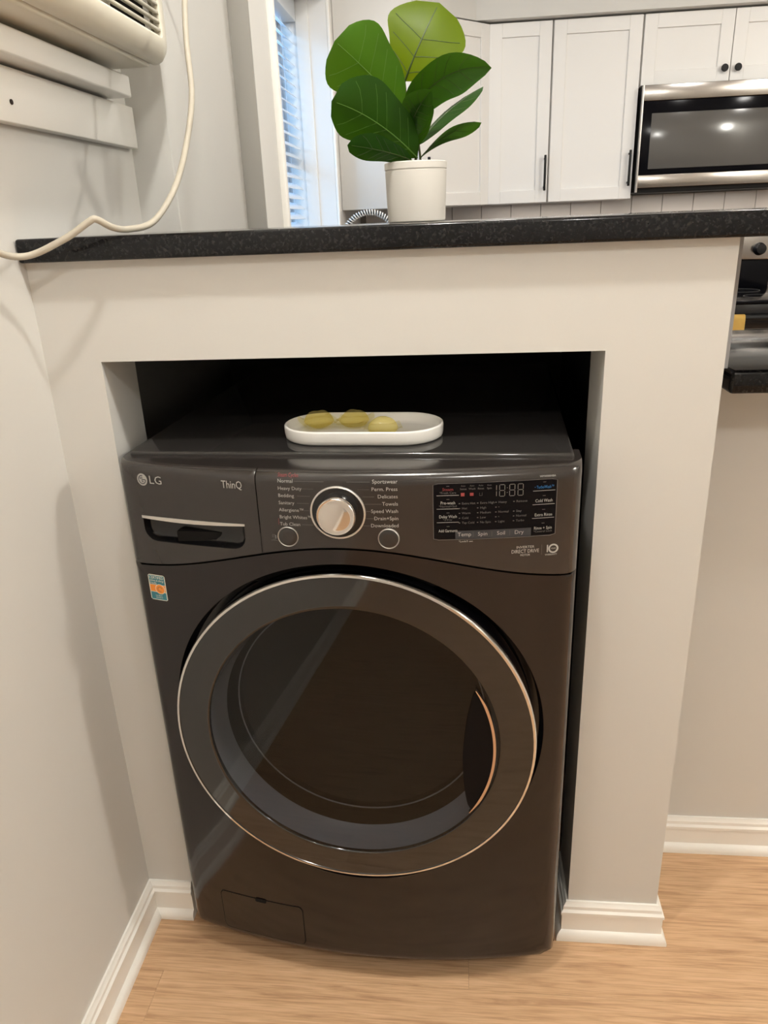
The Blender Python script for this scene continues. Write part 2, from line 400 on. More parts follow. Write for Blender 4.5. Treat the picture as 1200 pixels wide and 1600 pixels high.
# ------------------------------------------------------------------ washing machine
WX, WY, WR = .1094, -.0585, -.0472
W, DEP, SAG = .688, .74, .045
UC, ZD, RD = .349, .547, .288
ZBOT, ZTOP = .046, .986
wash = thing('washing_machine', 'dark graphite front-load washing machine with round glass door, set in the wall niche', 'washing machine',
             (WX+W/2*cos(WR)-.35*sin(WR), WY+W/2*sin(WR)+.35*cos(WR), 0), WR)
OFF = Vector((-W/2, -.35, 0))
def bow(u): 
    c = W/2; return -SAG*(1-((u-c)/c)**2)
def er(d, r): return 0 if d >= r else r-sqrt(max(0, r*r-(r-d)**2))
def seam(u): return .8205+.0515*cos(pi*(u-UC)/W)**2
def Vf(u, z): return bow(min(max(u, 0), W))+er(min(u, W-u), .022)+er(z-ZBOT, .016)
def Vc(u, z): return bow(min(max(u, 0), W))+er(min(u, W-u), .022)+er(ZTOP-z, .016)
def wpart(bm, name, m, parent=None, smooth=True, angle=40):
    bmesh.ops.translate(bm, verts=bm.verts, vec=OFF)
    return finish(bm, name, m, parent or wash, smooth, angle)
def rayhit(poly, c, th):
    d = Vector((cos(th), sin(th))); best = None
    for a, b in zip(poly, poly[1:]+poly[:1]):
        a = Vector(a); e = Vector(b)-a; den = d.x*e.y-d.y*e.x
        if abs(den) < 1e-12: continue
        q = a-Vector(c); t = (q.x*e.y-q.y*e.x)/den; s = (q.x*d.y-q.y*d.x)/den
        if t > 0 and -1e-9 <= s <= 1+1e-9 and (best is None or t < best): best = t
    return (c[0]+d.x*best, c[1]+d.y*best)
def holed(bm, c, hole, outer, ts, V, n=160, inset=0, corners=()):
    ths = sorted(set([round(2*pi*k/n, 6) for k in range(n)]+[round(math.atan2(q[1]-c[1], q[0]-c[0]) % (2*pi), 6) for q in corners]))
    rings = []
    for t in ts:
        ring = []
        for th in ths:
            h = rayhit(hole, c, th) if isinstance(hole, list) else (c[0]+hole*cos(th), c[1]+hole*sin(th)); o = rayhit(outer, c, th)
            u, z = h[0]+(o[0]-h[0])*t, h[1]+(o[1]-h[1])*t
            ring.append(bm.verts.new((u, V(u, z), z)))
        rings.append(ring)
    if inset:
        rings.insert(0, [bm.verts.new((v.co.x, v.co.y+inset, v.co.z)) for v in rings[0]])
    N = len(ths)
    for A, B in zip(rings, rings[1:]):
        for k in range(N): bm.faces.new((A[k], A[(k+1) % N], B[(k+1) % N], B[k]))
    return rings
us = [W*(.5-.5*cos(pi*k/40)) for k in range(41)]
# cabinet shell
bm = bmesh.new()
ZT2 = ZTOP
sh = [(0, .022), (0, DEP), (W, DEP), (W, .022)]
lo = [bm.verts.new((u, v, ZBOT+.012)) for u, v in sh]; hi = [bm.verts.new((u, v, ZT2-.016)) for u, v in sh]
for i in range(3): bm.faces.new((lo[i], lo[i+1], hi[i+1], hi[i]))
bm.faces.new(lo)
wpart(bm, 'cabinet', 'steel', smooth=False)
bm = bmesh.new(); box(bm, .02, W-.02, .035, .05, ZBOT+.02, .80); box(bm, .09, W-.09, -.012, .02, .80, .880); box(bm, .03, W-.03, .012, .03, .80, .875)
for k in range(24):
    pass
wpart(bm, 'inner_frame', 'gap', smooth=False)
# lower front panel with the round door hole
RH = .3005
outer = [(0, ZBOT), (W, ZBOT)]+[(u, seam(u)-.0016) for u in us[::-1]]
bm = bmesh.new()
holed(bm, (UC, ZD), RH, outer, [0, .012, .05, .2, .4, .55, .68, .78, .86, .91, .945, .97, .985, .995, 1], Vf, 200, corners=[(0, ZBOT), (W, ZBOT), (0, seam(0)-.0016), (W, seam(W)-.0016)])
front = wpart(bm, 'front_panel', 'steel')
# dark recess around the door
bm = bmesh.new(); n = 120
A = [bm.verts.new((UC+RH*cos(2*pi*k/n), Vf(UC+RH*cos(2*pi*k/n), .5), ZD+RH*sin(2*pi*k/n))) for k in range(n)]
B = [bm.verts.new((UC+(RH-.006)*cos(2*pi*k/n), .012, ZD+(RH-.006)*sin(2*pi*k/n))) for k in range(n)]
C_ = [bm.verts.new((UC+.24*cos(2*pi*k/n), .012, ZD+.24*sin(2*pi*k/n))) for k in range(n)]
for P, Q in ((A, B), (B, C_)):
    for k in range(n): bm.faces.new((P[k], P[(k+1) % n], Q[(k+1) % n], Q[k]))
wpart(bm, 'door_recess', 'black')
# fascia: detergent drawer and control panel
US = .2315
zt_ = ZTOP
def fascia_outline(u0, u1):
    uu = [u0+(u1-u0)*k/30 for k in range(31)]
    return [(u, seam(u)+.0014) for u in uu]+[(u1, zt_), (u0, zt_)]
bm = bmesh.new()
slot_c = (.122, .890)
sl = []
x0, x1, z0, z1, rr = .0375, .2070, .8635, .9035, .020
for a_, cx, cz in ((pi, x0+rr, z0+rr), (1.5*pi, x1-rr, z0+rr)):
    for k in range(9): sl.append((cx+rr*cos(a_+pi/2*k/8), cz+rr*sin(a_+pi/2*k/8)))
sl += [(x1, z1), (x0, z1)]
o_ = fascia_outline(0, US-.0007)
holed(bm, slot_c, sl, o_, [0, .02, .15, .4, .6, .75, .85, .91, .95, .975, .99, 1], Vc, 120, inset=.0015, corners=[o_[0], o_[30], o_[31], o_[32], (x0, z1), (x1, z1)])
drawer = wpart(bm, 'detergent_drawer', 'fascia')
bm = bmesh.new()
rows = []
for f, dv in ((1, .0012), (.99, .008), (.95, .014), (.85, .018), (.6, .020), (.3, .021)):
    rows.append([bm.verts.new((slot_c[0]+(q[0]-slot_c[0])*f, Vc(slot_c[0]+(q[0]-slot_c[0])*f, .9)+dv, slot_c[1]+(q[1]-slot_c[1])*f)) for q in sl])
for A, B in zip(rows, rows[1:]):
    for i in range(len(sl)): bm.faces.new((A[i], A[(i+1) % len(sl)], B[(i+1) % len(sl)], B[i]))
bm.faces.new(rows[-1])
wpart(bm, 'drawer_pull', 'black', drawer)
bm = bmesh.new(); n = 20                                      # silver lip along the top of the pull
rows = []
for k in range(n+1):
    t = k/n; u = x0-.001+(x1-x0+.002)*t; h = .0030+.0032*sin(pi*min(1, t*.9+.1))
    rows.append([bm.verts.new((u, Vc(u, .9)+dv, zz)) for dv, zz in ((-.0012, z1+.001), (-.0012, z1+.001-h), (.012, z1-h), (.012, z1+.001))])
for A, B in zip(rows, rows[1:]):
    for i in range(4): bm.faces.new((A[i], A[(i+1) % 4], B[(i+1) % 4], B[i]))
bm.faces.new(rows[0]); bm.faces.new(rows[-1][::-1])
lip = wpart(bm, 'pull_lip', 'silver', drawer); lip['label'] = 'bright silver lip along the drawer pull'
bm = bmesh.new(); uu = [US+.0007+(W-US-.0007)*(.5-.5*cos(pi*k/44)) for k in range(45)]
ts = [0, .008, .03, .1, .3, .5, .7, .84, .88, .91, .94, .965, .985, 1]; g = []
for u in uu:
    zs = seam(u)+.0014; g.append([bm.verts.new((u, Vc(u, zs+(zt_-zs)*t), zs+(zt_-zs)*t)) for t in ts])
for A, B in zip(g, g[1:]):
    for i in range(len(ts)-1): bm.faces.new((A[i], B[i], B[i+1], A[i+1]))
panel = wpart(bm, 'control_panel', 'fascia')
# top strip behind the fascia, then the top plate
bm = bmesh.new(); A = [bm.verts.new((u, Vc(u, ZTOP), ZTOP)) for u in us]; B = [bm.verts.new((u, .075, ZTOP)) for u in us]
for k in range(40): bm.faces.new((A[k], A[k+1], B[k+1], B[k]))
E0 = [bm.verts.new((0, DEP, ZTOP)), bm.verts.new((.03, DEP, ZTOP)), bm.verts.new((.03, .075, ZTOP))]
bm.faces.new((B[0], E0[2], E0[1], E0[0]))
wpart(bm, 'top_rim', 'fascia', smooth=False)
bm = bmesh.new(); box(bm, .0, .0, 0, 0, 0, 0) if False else None
box(bm, .010, W-.010, .034, DEP, ZTOP-.010, ZTOP+.006, bev=.004, seg=3)
wpart(bm, 'top_plate', 'plate', angle=60)
for k, (u, v) in enumerate(((.06, .07), (W-.06, .07), (.06, DEP-.06), (W-.06, DEP-.06))):
    bm = bmesh.new(); lathe(bm, [(0, 0), (.022, 0), (.022, .012), (.010, .014), (.010, ZBOT+.014), (0, ZBOT+.014)], 20, (u, v, 0)); wpart(bm, 'foot', 'matte')
# door
def disc(bm, prof, n=120): lathe(bm, prof, n, (UC, 0, ZD), 'y')
door = None
bm = bmesh.new(); disc(bm, [(.236, -.048), (.262, -.0475), (.281, -.0455), (.284, -.042), (.284, .004), (.232, .004), (.232, -.046), (.236, -.048)])
door = wpart(bm, 'door', 'glassblk')
bm = bmesh.new(); disc(bm, [(.2835, -.0535), (.2868, -.0530), (.2885, -.0500), (.2885, -.040), (.2835, -.040), (.2835, -.0535)])
wpart(bm, 'door_trim_ring', 'chrome', door)['label'] = 'thin chrome ring around the door'
def vdome(r): return -.0520-.010*(1-(r/.2835)**2)
bm = bmesh.new(); disc(bm, [(r, vdome(r)) for r in (.2835, .276, .266, .256, .246, .238, .2335)]+[(.2325, vdome(.2325)+.0006), (.2325, -.048)])
wpart(bm, 'door_glass_ring', 'ringglass', door, angle=80)['label'] = 'glossy smoked glass ring around the window'
bm = bmesh.new(); disc(bm, [(r, vdome(r)+.0012) for r in (.2325, .222, .20, .17, .14, .10, .05, 0)])
wpart(bm, 'door_window', 'cover', door, angle=80)['label'] = 'smoked glass window in the door'
bm = bmesh.new(); disc(bm, [(.2320, -.048), (.2300, -.034), (.2260, -.018), (.2205, -.004)]); wpart(bm, 'window_collar', 'collar', door, angle=80)
bm = bmesh.new(); disc(bm, [(.2205, -.004), (.2125, .024), (.2090, .026), (.2075, .030), (.203, .050), (.193, .068), (.180, .083), (.166, .091), (.162, .0895), (.158, .093), (.13, .099), (.127, .0975), (.123, .1005), (.05, .108), (0, .110)])
wpart(bm, 'door_bowl', 'bowl', door, angle=80)
for rr_, vv_ in ((.2090, .024), (.166, .088), (.127, .096), (.075, .104)):
    bm = bmesh.new(); tube(bm, [(UC+rr_*cos(2*pi*k/90), vv_, ZD+rr_*sin(2*pi*k/90)) for k in range(90)], .0013, 6, closed=True); wpart(bm, 'bowl_ridge', 'collar', door)
bm = bmesh.new(); pf = []
for k in range(17):
    a_ = pi*2*k/16; pf.append((.240+.020*cos(a_), .070+.026*sin(a_)))
disc(bm, pf); wpart(bm, 'gasket', 'rubber', wash, angle=80)
bm = bmesh.new(); disc(bm, [(.232, .07), (.246, .10), (.246, .42), (.20, .45), (.06, .455), (.055, .44), (0, .44)]); wpart(bm, 'drum', 'drum', wash, angle=50)
for k in range(3):                                            # lifters inside the drum
    a_ = pi/2+2*pi*k/3+.5
    bm = bmesh.new(); rows = []
    for j, vv in enumerate((.13, .16, .36, .40)):
        hgt = (.004, .040, .040, .004)[j]; ring = []
        for du, hh in ((-.035, 0), (-.012, 1), (.012, 1), (.035, 0)):
            rad = .2455-hgt*hh; ring.append(bm.verts.new((UC+rad*cos(a_)-du*sin(a_), vv, ZD+rad*sin(a_)+du*cos(a_))))
        rows.append(ring)
    for A, B in zip(rows, rows[1:]):
        for i in range(3): bm.faces.new((A[i], A[i+1], B[i+1], B[i]))
    wpart(bm, 'drum_lifter', 'rubber', wash)
# handle: lens-shaped pocket and warm chrome strip on the right of the door
bm = bmesh.new(); n = 24; inn = []; out = []
aT, aB = radians(28.0), radians(-32.5)
for k in range(n+1):
    t = k/n; a_ = aT+(aB-aT)*t; R1 = .2225; pu, pz = UC+R1*cos(a_), ZD+R1*sin(a_)
    b_ = .046*sin(pi*t)**.8; qu = pu-b_*1.0
    ro = sqrt((pu-UC)**2+(pz-ZD)**2); ri = sqrt((qu-UC)**2+(pz-ZD)**2)
    out.append(bm.verts.new((pu, vdome(ro)-.0016, pz))); inn.append(bm.verts.new((qu, vdome(ri)-.0012, pz)))
mid = []
for k in range(n+1):
    c = (out[k].co+inn[k].co)/2; mid.append(bm.verts.new((c.x, c.y+.0006, c.z)))
for k in range(n):
    for P, Q in ((inn, mid), (mid, out)):
        try: bm.faces.new((P[k], Q[k], Q[k+1], P[k+1]))
        except ValueError: pass
wpart(bm, 'handle_pocket', 'pocket', door)['label'] = 'black lens-shaped finger pocket beside the door handle'
bm = bmesh.new(); rows = []; n = 36
for k in range(n+1):
    t = k/n; a_ = aT+.015+(aB-aT-.03)*t; h = .0026*min(1, 6*min(t, 1-t)+.25); row_ = []
    for R1, dv in ((.2225, -.001), (.2225, -.008), (.2225+h*1.6, -.008), (.2225+h*1.6, -.001)):
        row_.append(bm.verts.new((UC+R1*cos(a_), vdome(R1)+dv, ZD+R1*sin(a_))))
    rows.append(row_)
for A, B in zip(rows, rows[1:]):
    for i in range(4): bm.faces.new((A[i], A[(i+1) % 4], B[(i+1) % 4], B[i]))
bm.faces.new(rows[0]); bm.faces.new(rows[-1][::-1])
wpart(bm, 'handle', 'bronze', door)['label'] = 'curved copper-toned chrome door handle strip'
# access panel near the floor
apc = [(.0735, .062), (.2355, .070), (.2300, .158), (.0735, .148)]
def rquad(q, r, V, dv):
    out = []; n = len(q)
    for i in range(n):
        p = Vector(q[i]); a = (Vector(q[i-1])-p).normalized(); b = (Vector(q[(i+1) % n])-p).normalized()
        for k in range(6):
            t = k/5; pt = (p+a*r)*(1-t)**2+p*2*t*(1-t)+(p+b*r)*t*t; out.append((pt.x, V(pt.x, pt.y)+dv, pt.y))
    return out
apc = [(.0735, .066), (.2345, .066), (.2345, .156), (.0735, .156)]
bm = bmesh.new()
def strip_fill(bm, q, r, V, dv, nu=14):
    """filled rounded quad that follows the bowed front"""
    P = rquad(q, r, V, dv); us_ = sorted({round(p[0], 5) for p in P}); vs = [bm.verts.new(p) for p in P]; f = bm.faces.new(vs)
    return f
def bowed_rect(bm, u0, u1, z0, z1, V, dv, nu=12, nz=2, r=0):
    g = []
    for i in range(nu+1):
        u = u0+(u1-u0)*i/nu; col = []
        d = min(u-u0, u1-u); ins = er(d, r) if r else 0
        for j in range(nz+1):
            z = z0+ins+(z1-z0-2*ins)*j/nz; col.append(bm.verts.new((u, V(u, z)+dv, z)))
        g.append(col)
    for A, B in zip(g, g[1:]):
        for j in range(nz): bm.faces.new((A[j], B[j], B[j+1], A[j+1]))
bowed_rect(bm, .0722, .2358, .0647, .1573, Vf, -.0004, 40, 2, .008); wpart(bm, 'access_gap', 'gap', front)
bm = bmesh.new(); bowed_rect(bm, .0735, .2345, .066, .156, Vf, -.0008, 40, 2, .007)
acc = wpart(bm, 'access_panel', 'steel', front)
bm = bmesh.new(); bowed_rect(bm, .144, .165, .150, .1585, Vf, -.0013, 12, 1, .002); wpart(bm, 'panel_notch', 'gap', acc)
# dial
KU, KZ = .3495, .9280
vk = bow(KU)
bm = bmesh.new(); lathe(bm, [(.0395, vk+.002), (.0395, vk-.0022), (.0382, vk-.0030), (.0370, vk-.0022), (.0370, vk+.002)], 64, (KU, 0, KZ), 'y'); wpart(bm, 'dial_ring', 'silver', panel)
bm = bmesh.new(); lathe(bm, [(.0372, vk-.0010), (.030, vk-.0016), (0, vk-.0016)], 64, (KU, 0, KZ), 'y'); wpart(bm, 'dial_well', 'black', panel)
bm = bmesh.new(); lathe(bm, [(.0285, vk), (.0280, vk-.016), (.0274, vk-.0185), (.0264, vk-.0195), (.0254, vk-.0192), (.019, vk-.0199), (.010, vk-.0204), (0, vk-.0206)], 72, (KU, 0, KZ), 'y')
wpart(bm, 'dial', 'chrome', panel)['label'] = 'round mirror-chrome programme dial'
for u, z in ((.2735, .8888), (.4200, .8888)):
    vb = bow(u)
    bm = bmesh.new(); lathe(bm, [(.0154, vb+.002), (.0154, vb-.0014), (.0147, vb-.0024), (.0139, vb-.0018), (.0136, vb+.002)], 40, (u, 0, z), 'y'); bt = wpart(bm, 'button_ring', 'silver', panel)
    bm = bmesh.new(); lathe(bm, [(.0136, vb+.001), (.0134, vb-.0024), (.0125, vb-.0030), (.006, vb-.0026), (0, vb-.0024)], 40, (u, 0, z), 'y'); wpart(bm, 'button', 'fascia', panel)
# display
bm = bmesh.new(); bowed_rect(bm, .4828, .6528, .8850, .9698, Vc, -.0003, 24, 2, .002); wpart(bm, 'display_border', 'inkdim', panel)
bm = bmesh.new(); bowed_rect(bm, .4836, .6520, .8862, .9693, Vc, -.0006, 24, 2, .0015); disp = wpart(bm, 'display', 'glassblk', panel)
bm = bmesh.new(); bowed_rect(bm, .5135, .6185, .8868, .8990, Vc, -.0008, 16, 1); wpart(bm, 'touch_strip', 'key', panel)

def glyphs(bm, s, size, u, z, align='LEFT', dv=-.0011, V=Vc, width=None, shear=0):
    cu = bpy.data.curves.new('t', 'FONT'); cu.body = s; cu.size = size; cu.align_x = align; cu.align_y = 'CENTER'; cu.resolution_u = 2
    ob = bpy.data.objects.new('t', cu); COL.objects.link(ob)
    dg = bpy.context.evaluated_depsgraph_get(); me = bpy.data.meshes.new_from_object(ob.evaluated_get(dg))
    xs = [v.co.x for v in me.vertices]
    k = 1
    if width and xs: k = width/(max(xs)-min(xs))
    base = len(bm.verts); vs = []
    for v in me.vertices:
        uu_, zz = u+v.co.x*k, z+v.co.y; vs.append(bm.verts.new((uu_, V(uu_, zz)+dv, zz)))
    for p in me.polygons:
        try: bm.faces.new([vs[i] for i in p.vertices])
        except ValueError: pass
    bpy.data.objects.remove(ob); bpy.data.curves.remove(cu); bpy.data.meshes.remove(me)
def lettering(lines, ink, parent, V=Vc, name='lettering'):
    bm = bmesh.new()
    for ln in lines: glyphs(bm, *ln[:4], **(ln[4] if len(ln) > 4 else {}), V=V)
    bmesh.ops.translate(bm, verts=bm.verts, vec=OFF)
    o = finish(bm, name, ink, parent, recalc=False)
    if len(lines) > 1: o['kind'] = 'stuff'                     # print too fine to pick apart
    return o
def rects(lst, ink, parent, name, dv=-.0010, V=Vc):
    bm = bmesh.new()
    for u0, u1, z0, z1 in lst: bowed_rect(bm, u0, u1, z0, z1, V, dv, 3, 1)
    bmesh.ops.translate(bm, verts=bm.verts, vec=OFF)
    o = finish(bm, name, ink, parent)
    if len(lst) > 1: o['kind'] = 'stuff'
    return o
R_ = {'align': 'RIGHT'}; C0 = {'align': 'CENTER'}
left = ['Normal', 'Heavy Duty', 'Bedding', 'Sanitary', 'Allergiene™', 'Bright Whites™', 'Tub Clean']
right = ['Sportswear', 'Perm. Press', 'Delicates', 'Towels', 'Speed Wash', 'Drain+Spin', 'Downloaded']
zz = [.9737-.01087*i for i in range(7)]
lettering([(s, .0073, .2648-.0003*i, zz[i]) for i, s in enumerate(left)], 'ink', panel)
lettering([(s, .0076, .4350, zz[i]+.0002, R_) for i, s in enumerate(right)], 'ink', panel)
lettering([('Steam Cycles', .0066, .2650, .9812, {'width': .030})], 'inkred', panel)
rects([(.2612, .2617, .9075, .984)], 'inkred', panel, 'bracket_line')
lw = [.289, .300, .292, .291, .3005, .308, .296]; le = [.332, .3165, .311, .3085, .308, .3095, .3125]
rw = [.397, .396, .402, .412, .397, .403, .395]; re_ = [.364, .379, .3855, .388, .390, .3885, .3845]
rects([(a, b, z_-.0003, z_+.0002) for a, b, z_ in zip(lw, le, zz) if b-a > .002]+[(b, a, z_-.0003, z_+.0002) for a, b, z_ in zip(rw, re_, zz) if a-b > .002], 'inkdim', panel, 'guide_line')
lettering([('ThinQ', .0165, .1790, .9645, {'width': .0315})], 'ink', drawer)
lettering([('LG', .0180, .0592, .9630, {'width': .0205})], 'ink', drawer)
# round emblem left of the two letters: pale disc, face drawn with darker strokes
bm = bmesh.new(); LC = (.0478, .9628); n = 40
vs = [bm.verts.new((LC[0]+.0088*cos(2*pi*k/n), Vc(LC[0]+.0088*cos(2*pi*k/n), .96)-.0008, LC[1]+.0096*sin(2*pi*k/n))) for k in range(n)]; bm.faces.new(vs)
emb = wpart(bm, 'emblem', 'ink', drawer, smooth=False)
bm = bmesh.new()
def arc_strip(bm, c, r0, r1, a0, a1, V, dv, n=30, sz=1.08):
    rows = []
    for k in range(n+1):
        a_ = a0+(a1-a0)*k/n; rows.append([bm.verts.new((c[0]+r*cos(a_), V(c[0]+r*cos(a_), .96)+dv, c[1]+r*sz*sin(a_))) for r in (r0, r1)])
    for A, B in zip(rows, rows[1:]): bm.faces.new((A[0], A[1], B[1], B[0]))
arc_strip(bm, LC, .0052, .0066, radians(75), radians(360), Vc, -.0012)
for u0, u1, z0, z1 in ((LC[0]+.0008, LC[0]+.0060, LC[1]-.0006, LC[1]+.0008), (LC[0]-.0006, LC[0]+.0006, LC[1]-.0030, LC[1]+.0046), (LC[0]-.0006, LC[0]+.0022, LC[1]-.0036, LC[1]-.0024)):
    bowed_rect(bm, u0, u1, z0, z1, Vc, -.0012, 2, 1)
arc_strip(bm, (LC[0]-.0027, LC[1]+.0022), 0.0001, .0012, 0, 2*pi, Vc, -.0012, 14)
wpart(bm, 'emblem_stroke', 'key', emb, smooth=False)
# small icon by the left button
rects([(.2475, .2575, .8820, .8825), (.2535, .2560, .8850, .8905), (.2490, .2525, .8870, .8876), (.2490, .2525, .8890, .8896), (.2495, .2545, .8910, .8915), (.2500, .2550, .8838, .8843)], 'inkdim', panel, 'icon')
# display print
lettering([('Steam', .0062, .5035, .9610, C0)], 'inkred', disp)
lettering([('• TurboWash™', .0062, .6350, .9585, {'align': 'CENTER', 'width': 0.0262})], 'inkblue', disp)
zc = [.9610, .9410, .9210, .9003]
small = [('*Fresh Care', .0046, .5035, .9560, C0), ('*Normal+Soil', .0044, .5035, .9362, C0), ('*3-9 hr', .0044, .5030, .9160, C0), ('*Control Lock', .0044, .6350, .8925, C0)]
lettering([('Pre-wash', .0064, .5035, .9412, {'align': 'CENTER', 'width': 0.0198}), ('Delay Wash', .0064, .5035, .9208, {'align': 'CENTER', 'width': 0.0242}), ('Add Garments', .0062, .5035, .8995, {'align': 'CENTER', 'width': 0.0262}),
           ('Cold Wash', .0066, .6350, .9385, {'align': 'CENTER', 'width': 0.0234}), ('Extra Rinse', .0064, .6350, .9175, {'align': 'CENTER', 'width': 0.024}), ('Rinse + Spin', .0064, .6350, .8975, {'align': 'CENTER', 'width': 0.0245}),
           ('Temp', .0082, .5262, .8932, C0), ('Spin', .0082, .5515, .8932, C0), ('Soil', .0082, .5770, .8932, C0), ('Dry', .0082, .6020, .8932, C0)], 'ink', disp)
opts = [['Extra Hot', 'Hot', 'Warm', 'Cold', 'Tap Cold'], ['Extra High', 'High', 'Medium', 'Low', 'No Spin'], ['Heavy', '•', 'Normal', '•', 'Light'], ['Remove', '', 'Stay', 'Normal', 'Turbo']]
ol = []; dots = []
for c_, (ux, col) in enumerate(zip((.5225, .5475, .5725, .5970), opts)):
    for r_, s in enumerate(col):
        if s: ol.append((s, .0046, ux, .9398-.0072*r_)); dots.append((ux-.0042, ux-.0022, .9398-.0072*r_-.0006, .9398-.0072*r_+.0006))
for i, (s, ux) in enumerate((('Sense', .5245), ('Wash', .5365), ('Rinse', .5485), ('Spin', .5600))):
    ol.append((s, .0040, ux, .9610, C0))
    ol.append(('Auto', .0030, ux, .9655, C0))
lettering(ol+small, 'inkdim', disp)
rects(dots+[(.5380+.0000, .5384, .889, .897), (.5640, .5644, .889, .897), (.5890, .5894, .889, .897)], 'inkdim', disp, 'indicator')
rects([(.4880, .5185, z_, z_+.0006) for z_ in (.9520, .9322, .9120)]+[(.6195, .6500, z_, z_+.0006) for z_ in (.9530, .9328, .9124)], 'ink', disp, 'divider_line')
rects([(.5015, .5055, z_, z_+.0007) for z_ in (.9655, .9462, .9262, .9058)]+[(.6330, .6370, z_, z_+.0007) for z_ in (.9655, .9455, .9250, .9045)], 'inkdim', disp, 'indicator')
# seven-segment clock 18:88
seg = []
def digit(u, segs, w_=.0078, z0=.9480, h=.0175):
    t = .0007; m_ = z0+h/2
    D = dict(a=(u+.001, u+w_-.001, z0+h-t, z0+h), g=(u+.001, u+w_-.001, m_-t/2, m_+t/2), d=(u+.001, u+w_-.001, z0, z0+t),
             f=(u, u+t, m_+.0008, z0+h-.0008), e=(u, u+t, z0+.0008, m_-.0008), b=(u+w_-t, u+w_, m_+.0008, z0+h-.0008), c=(u+w_-t, u+w_, z0+.0008, m_-.0008))
    for s in segs: seg.append(D[s])
digit(.5700-.0078, 'bc'); digit(.5735, 'abcdefg'); digit(.5872, 'abcdefg'); digit(.5985, 'abcdefg')
seg += [(.5838, .5848, .9600, .9608), (.5838, .5848, .9530, .9538)]
rects(seg, 'clock', disp, 'clock_digits')
rects([(.5212, .5262, .9505, .9555), (.5335, .5385, .9508, .9552)], 'inkred', disp, 'warning_icon')
rects([(.5465, .5468, .9505, .9550), (.5500, .5503, .9505, .9550), (.5465, .5503, .9505, .9508)], 'inkdim', disp, 'lock_icon')
lettering([('INVERTER', .0054, .6115, .8695, {'align': 'CENTER', 'width': .0250}), ('DIRECT DRIVE', .0078, .6115, .8630, {'align': 'CENTER', 'width': .0385}), ('MOTOR', .0046, .6115, .8572, {'align': 'CENTER', 'width': .0135}),
           ('1', .0165, .6385, .8645), ('YEAR', .0030, .6510, .8648, C0), ('WARRANTY', .0038, .6480, .8555, {'align': 'CENTER', 'width': .0170}),
           ('*Lock/3 sec', .0040, .5180, .8828, {'width': .0200}), ('WM4000HBA', .0036, .6500, .9740, {'align': 'RIGHT', 'width': .0220})], 'ink', panel)
rects([(.6345, .6348, .8560, .8720)], 'inkdim', panel, 'guide_line')
bm = bmesh.new(); arc_strip(bm, (.6510, .8648), .0048, .0072, 0, 2*pi, Vc, -.0011, 32, 1.0); wpart(bm, 'badge_ring', 'ink', panel, smooth=False)
# sticker
sb = bmesh.new(); SU0, SU1, SZ0, SZ1 = .0285, .0592, .7600, .8045
bowed_rect(sb, SU0, SU1, SZ0, SZ1, Vf, -.0005, 12, 1, .002); st = wpart(sb, 'sticker', 'cream', front, smooth=False); st['label'] = 'small teal and orange certification sticker'
rects([(SU0+.0014, SU1-.0014, SZ0+.0014, SZ0+.0140), (SU0+.0014, SU1-.0014, SZ0+.0275, SZ1-.0014)], 'teal', st, 'sticker_field', -.0008, Vf)
rects([(SU0+.0014, SU1-.0014, SZ0+.0150, SZ0+.0268)], 'orange', st, 'sticker_band', -.0008, Vf)
bm = bmesh.new(); arc_strip(bm, (SU0+.0195, SZ0+.0200), .0001, .0088, 0, 2*pi, Vf, -.0010, 28, 1); wpart(bm, 'sticker_seal', 'cream', st, smooth=False)
bm = bmesh.new(); arc_strip(bm, (SU0+.0195, SZ0+.0200), .0001, .0078, 0, 2*pi, Vf, -.0012, 28, 1); wpart(bm, 'sticker_seal', 'orange', st, smooth=False)
bm = bmesh.new(); arc_strip(bm, (SU0+.0195, SZ0+.0200), .0030, .0052, .3, 5.2, Vf, -.0014, 20, 1); wpart(bm, 'sticker_seal', 'rust', st, smooth=False)
D4 = {'dv': -.0012}
lettering([('CERTIFIED', .0068, SU0+.0025, SZ0+.0395, {'width': .0255, **D4}), ('asthma & allergy', .0050, SU0+.0025, SZ0+.0345, {'width': .0255, **D4}), ('friendly', .0050, SU0+.0025, SZ0+.0300, {'width': .0120, **D4}),
           ('certified', .0036, SU0+.0095, SZ0+.0085, D4), ('standard', .0036, SU0+.0095, SZ0+.0052, D4)], 'cream', st, Vf)

# ------------------------------------------------------------------ tray and detergent pods on the washer
ZP = ZTOP+.0062
tray = thing('tray', 'oval white ceramic tray on top of the washer holding detergent pods', 'tray', (.476, .050, ZP), WR+.01)
def stadium(hl, r, n=14):
    out = []
    for cx, a0 in ((hl-r, -pi/2), (-(hl-r), pi/2)):
        for k in range(n+1): a_ = a0+pi*k/n; out.append((cx+r*cos(a_), r*sin(a_)))
    return out
bm = bmesh.new(); rings = []
for dr, z in ((-.012, 0), (-.004, .0006), (-.001, .003), (0, .008), (.0005, .0195), (0, .0215), (-.0015, .0224), (-.0032, .0215), (-.0042, .0190), (-.0050, .0100), (-.0075, .0068), (-.012, .0058)):
    rings.append([bm.verts.new((x, y, z)) for x, y in stadium(.1255+dr, .0625+dr)])
N = len(rings[0])
for A, B in zip(rings, rings[1:]):
    for k in range(N): bm.faces.new((A[k], A[(k+1) % N], B[(k+1) % N], B[k]))
bm.faces.new(rings[0][::-1]); bm.faces.new(rings[-1])
finish(bm, 'tray_body', 'porcelain', tray, True, 50)
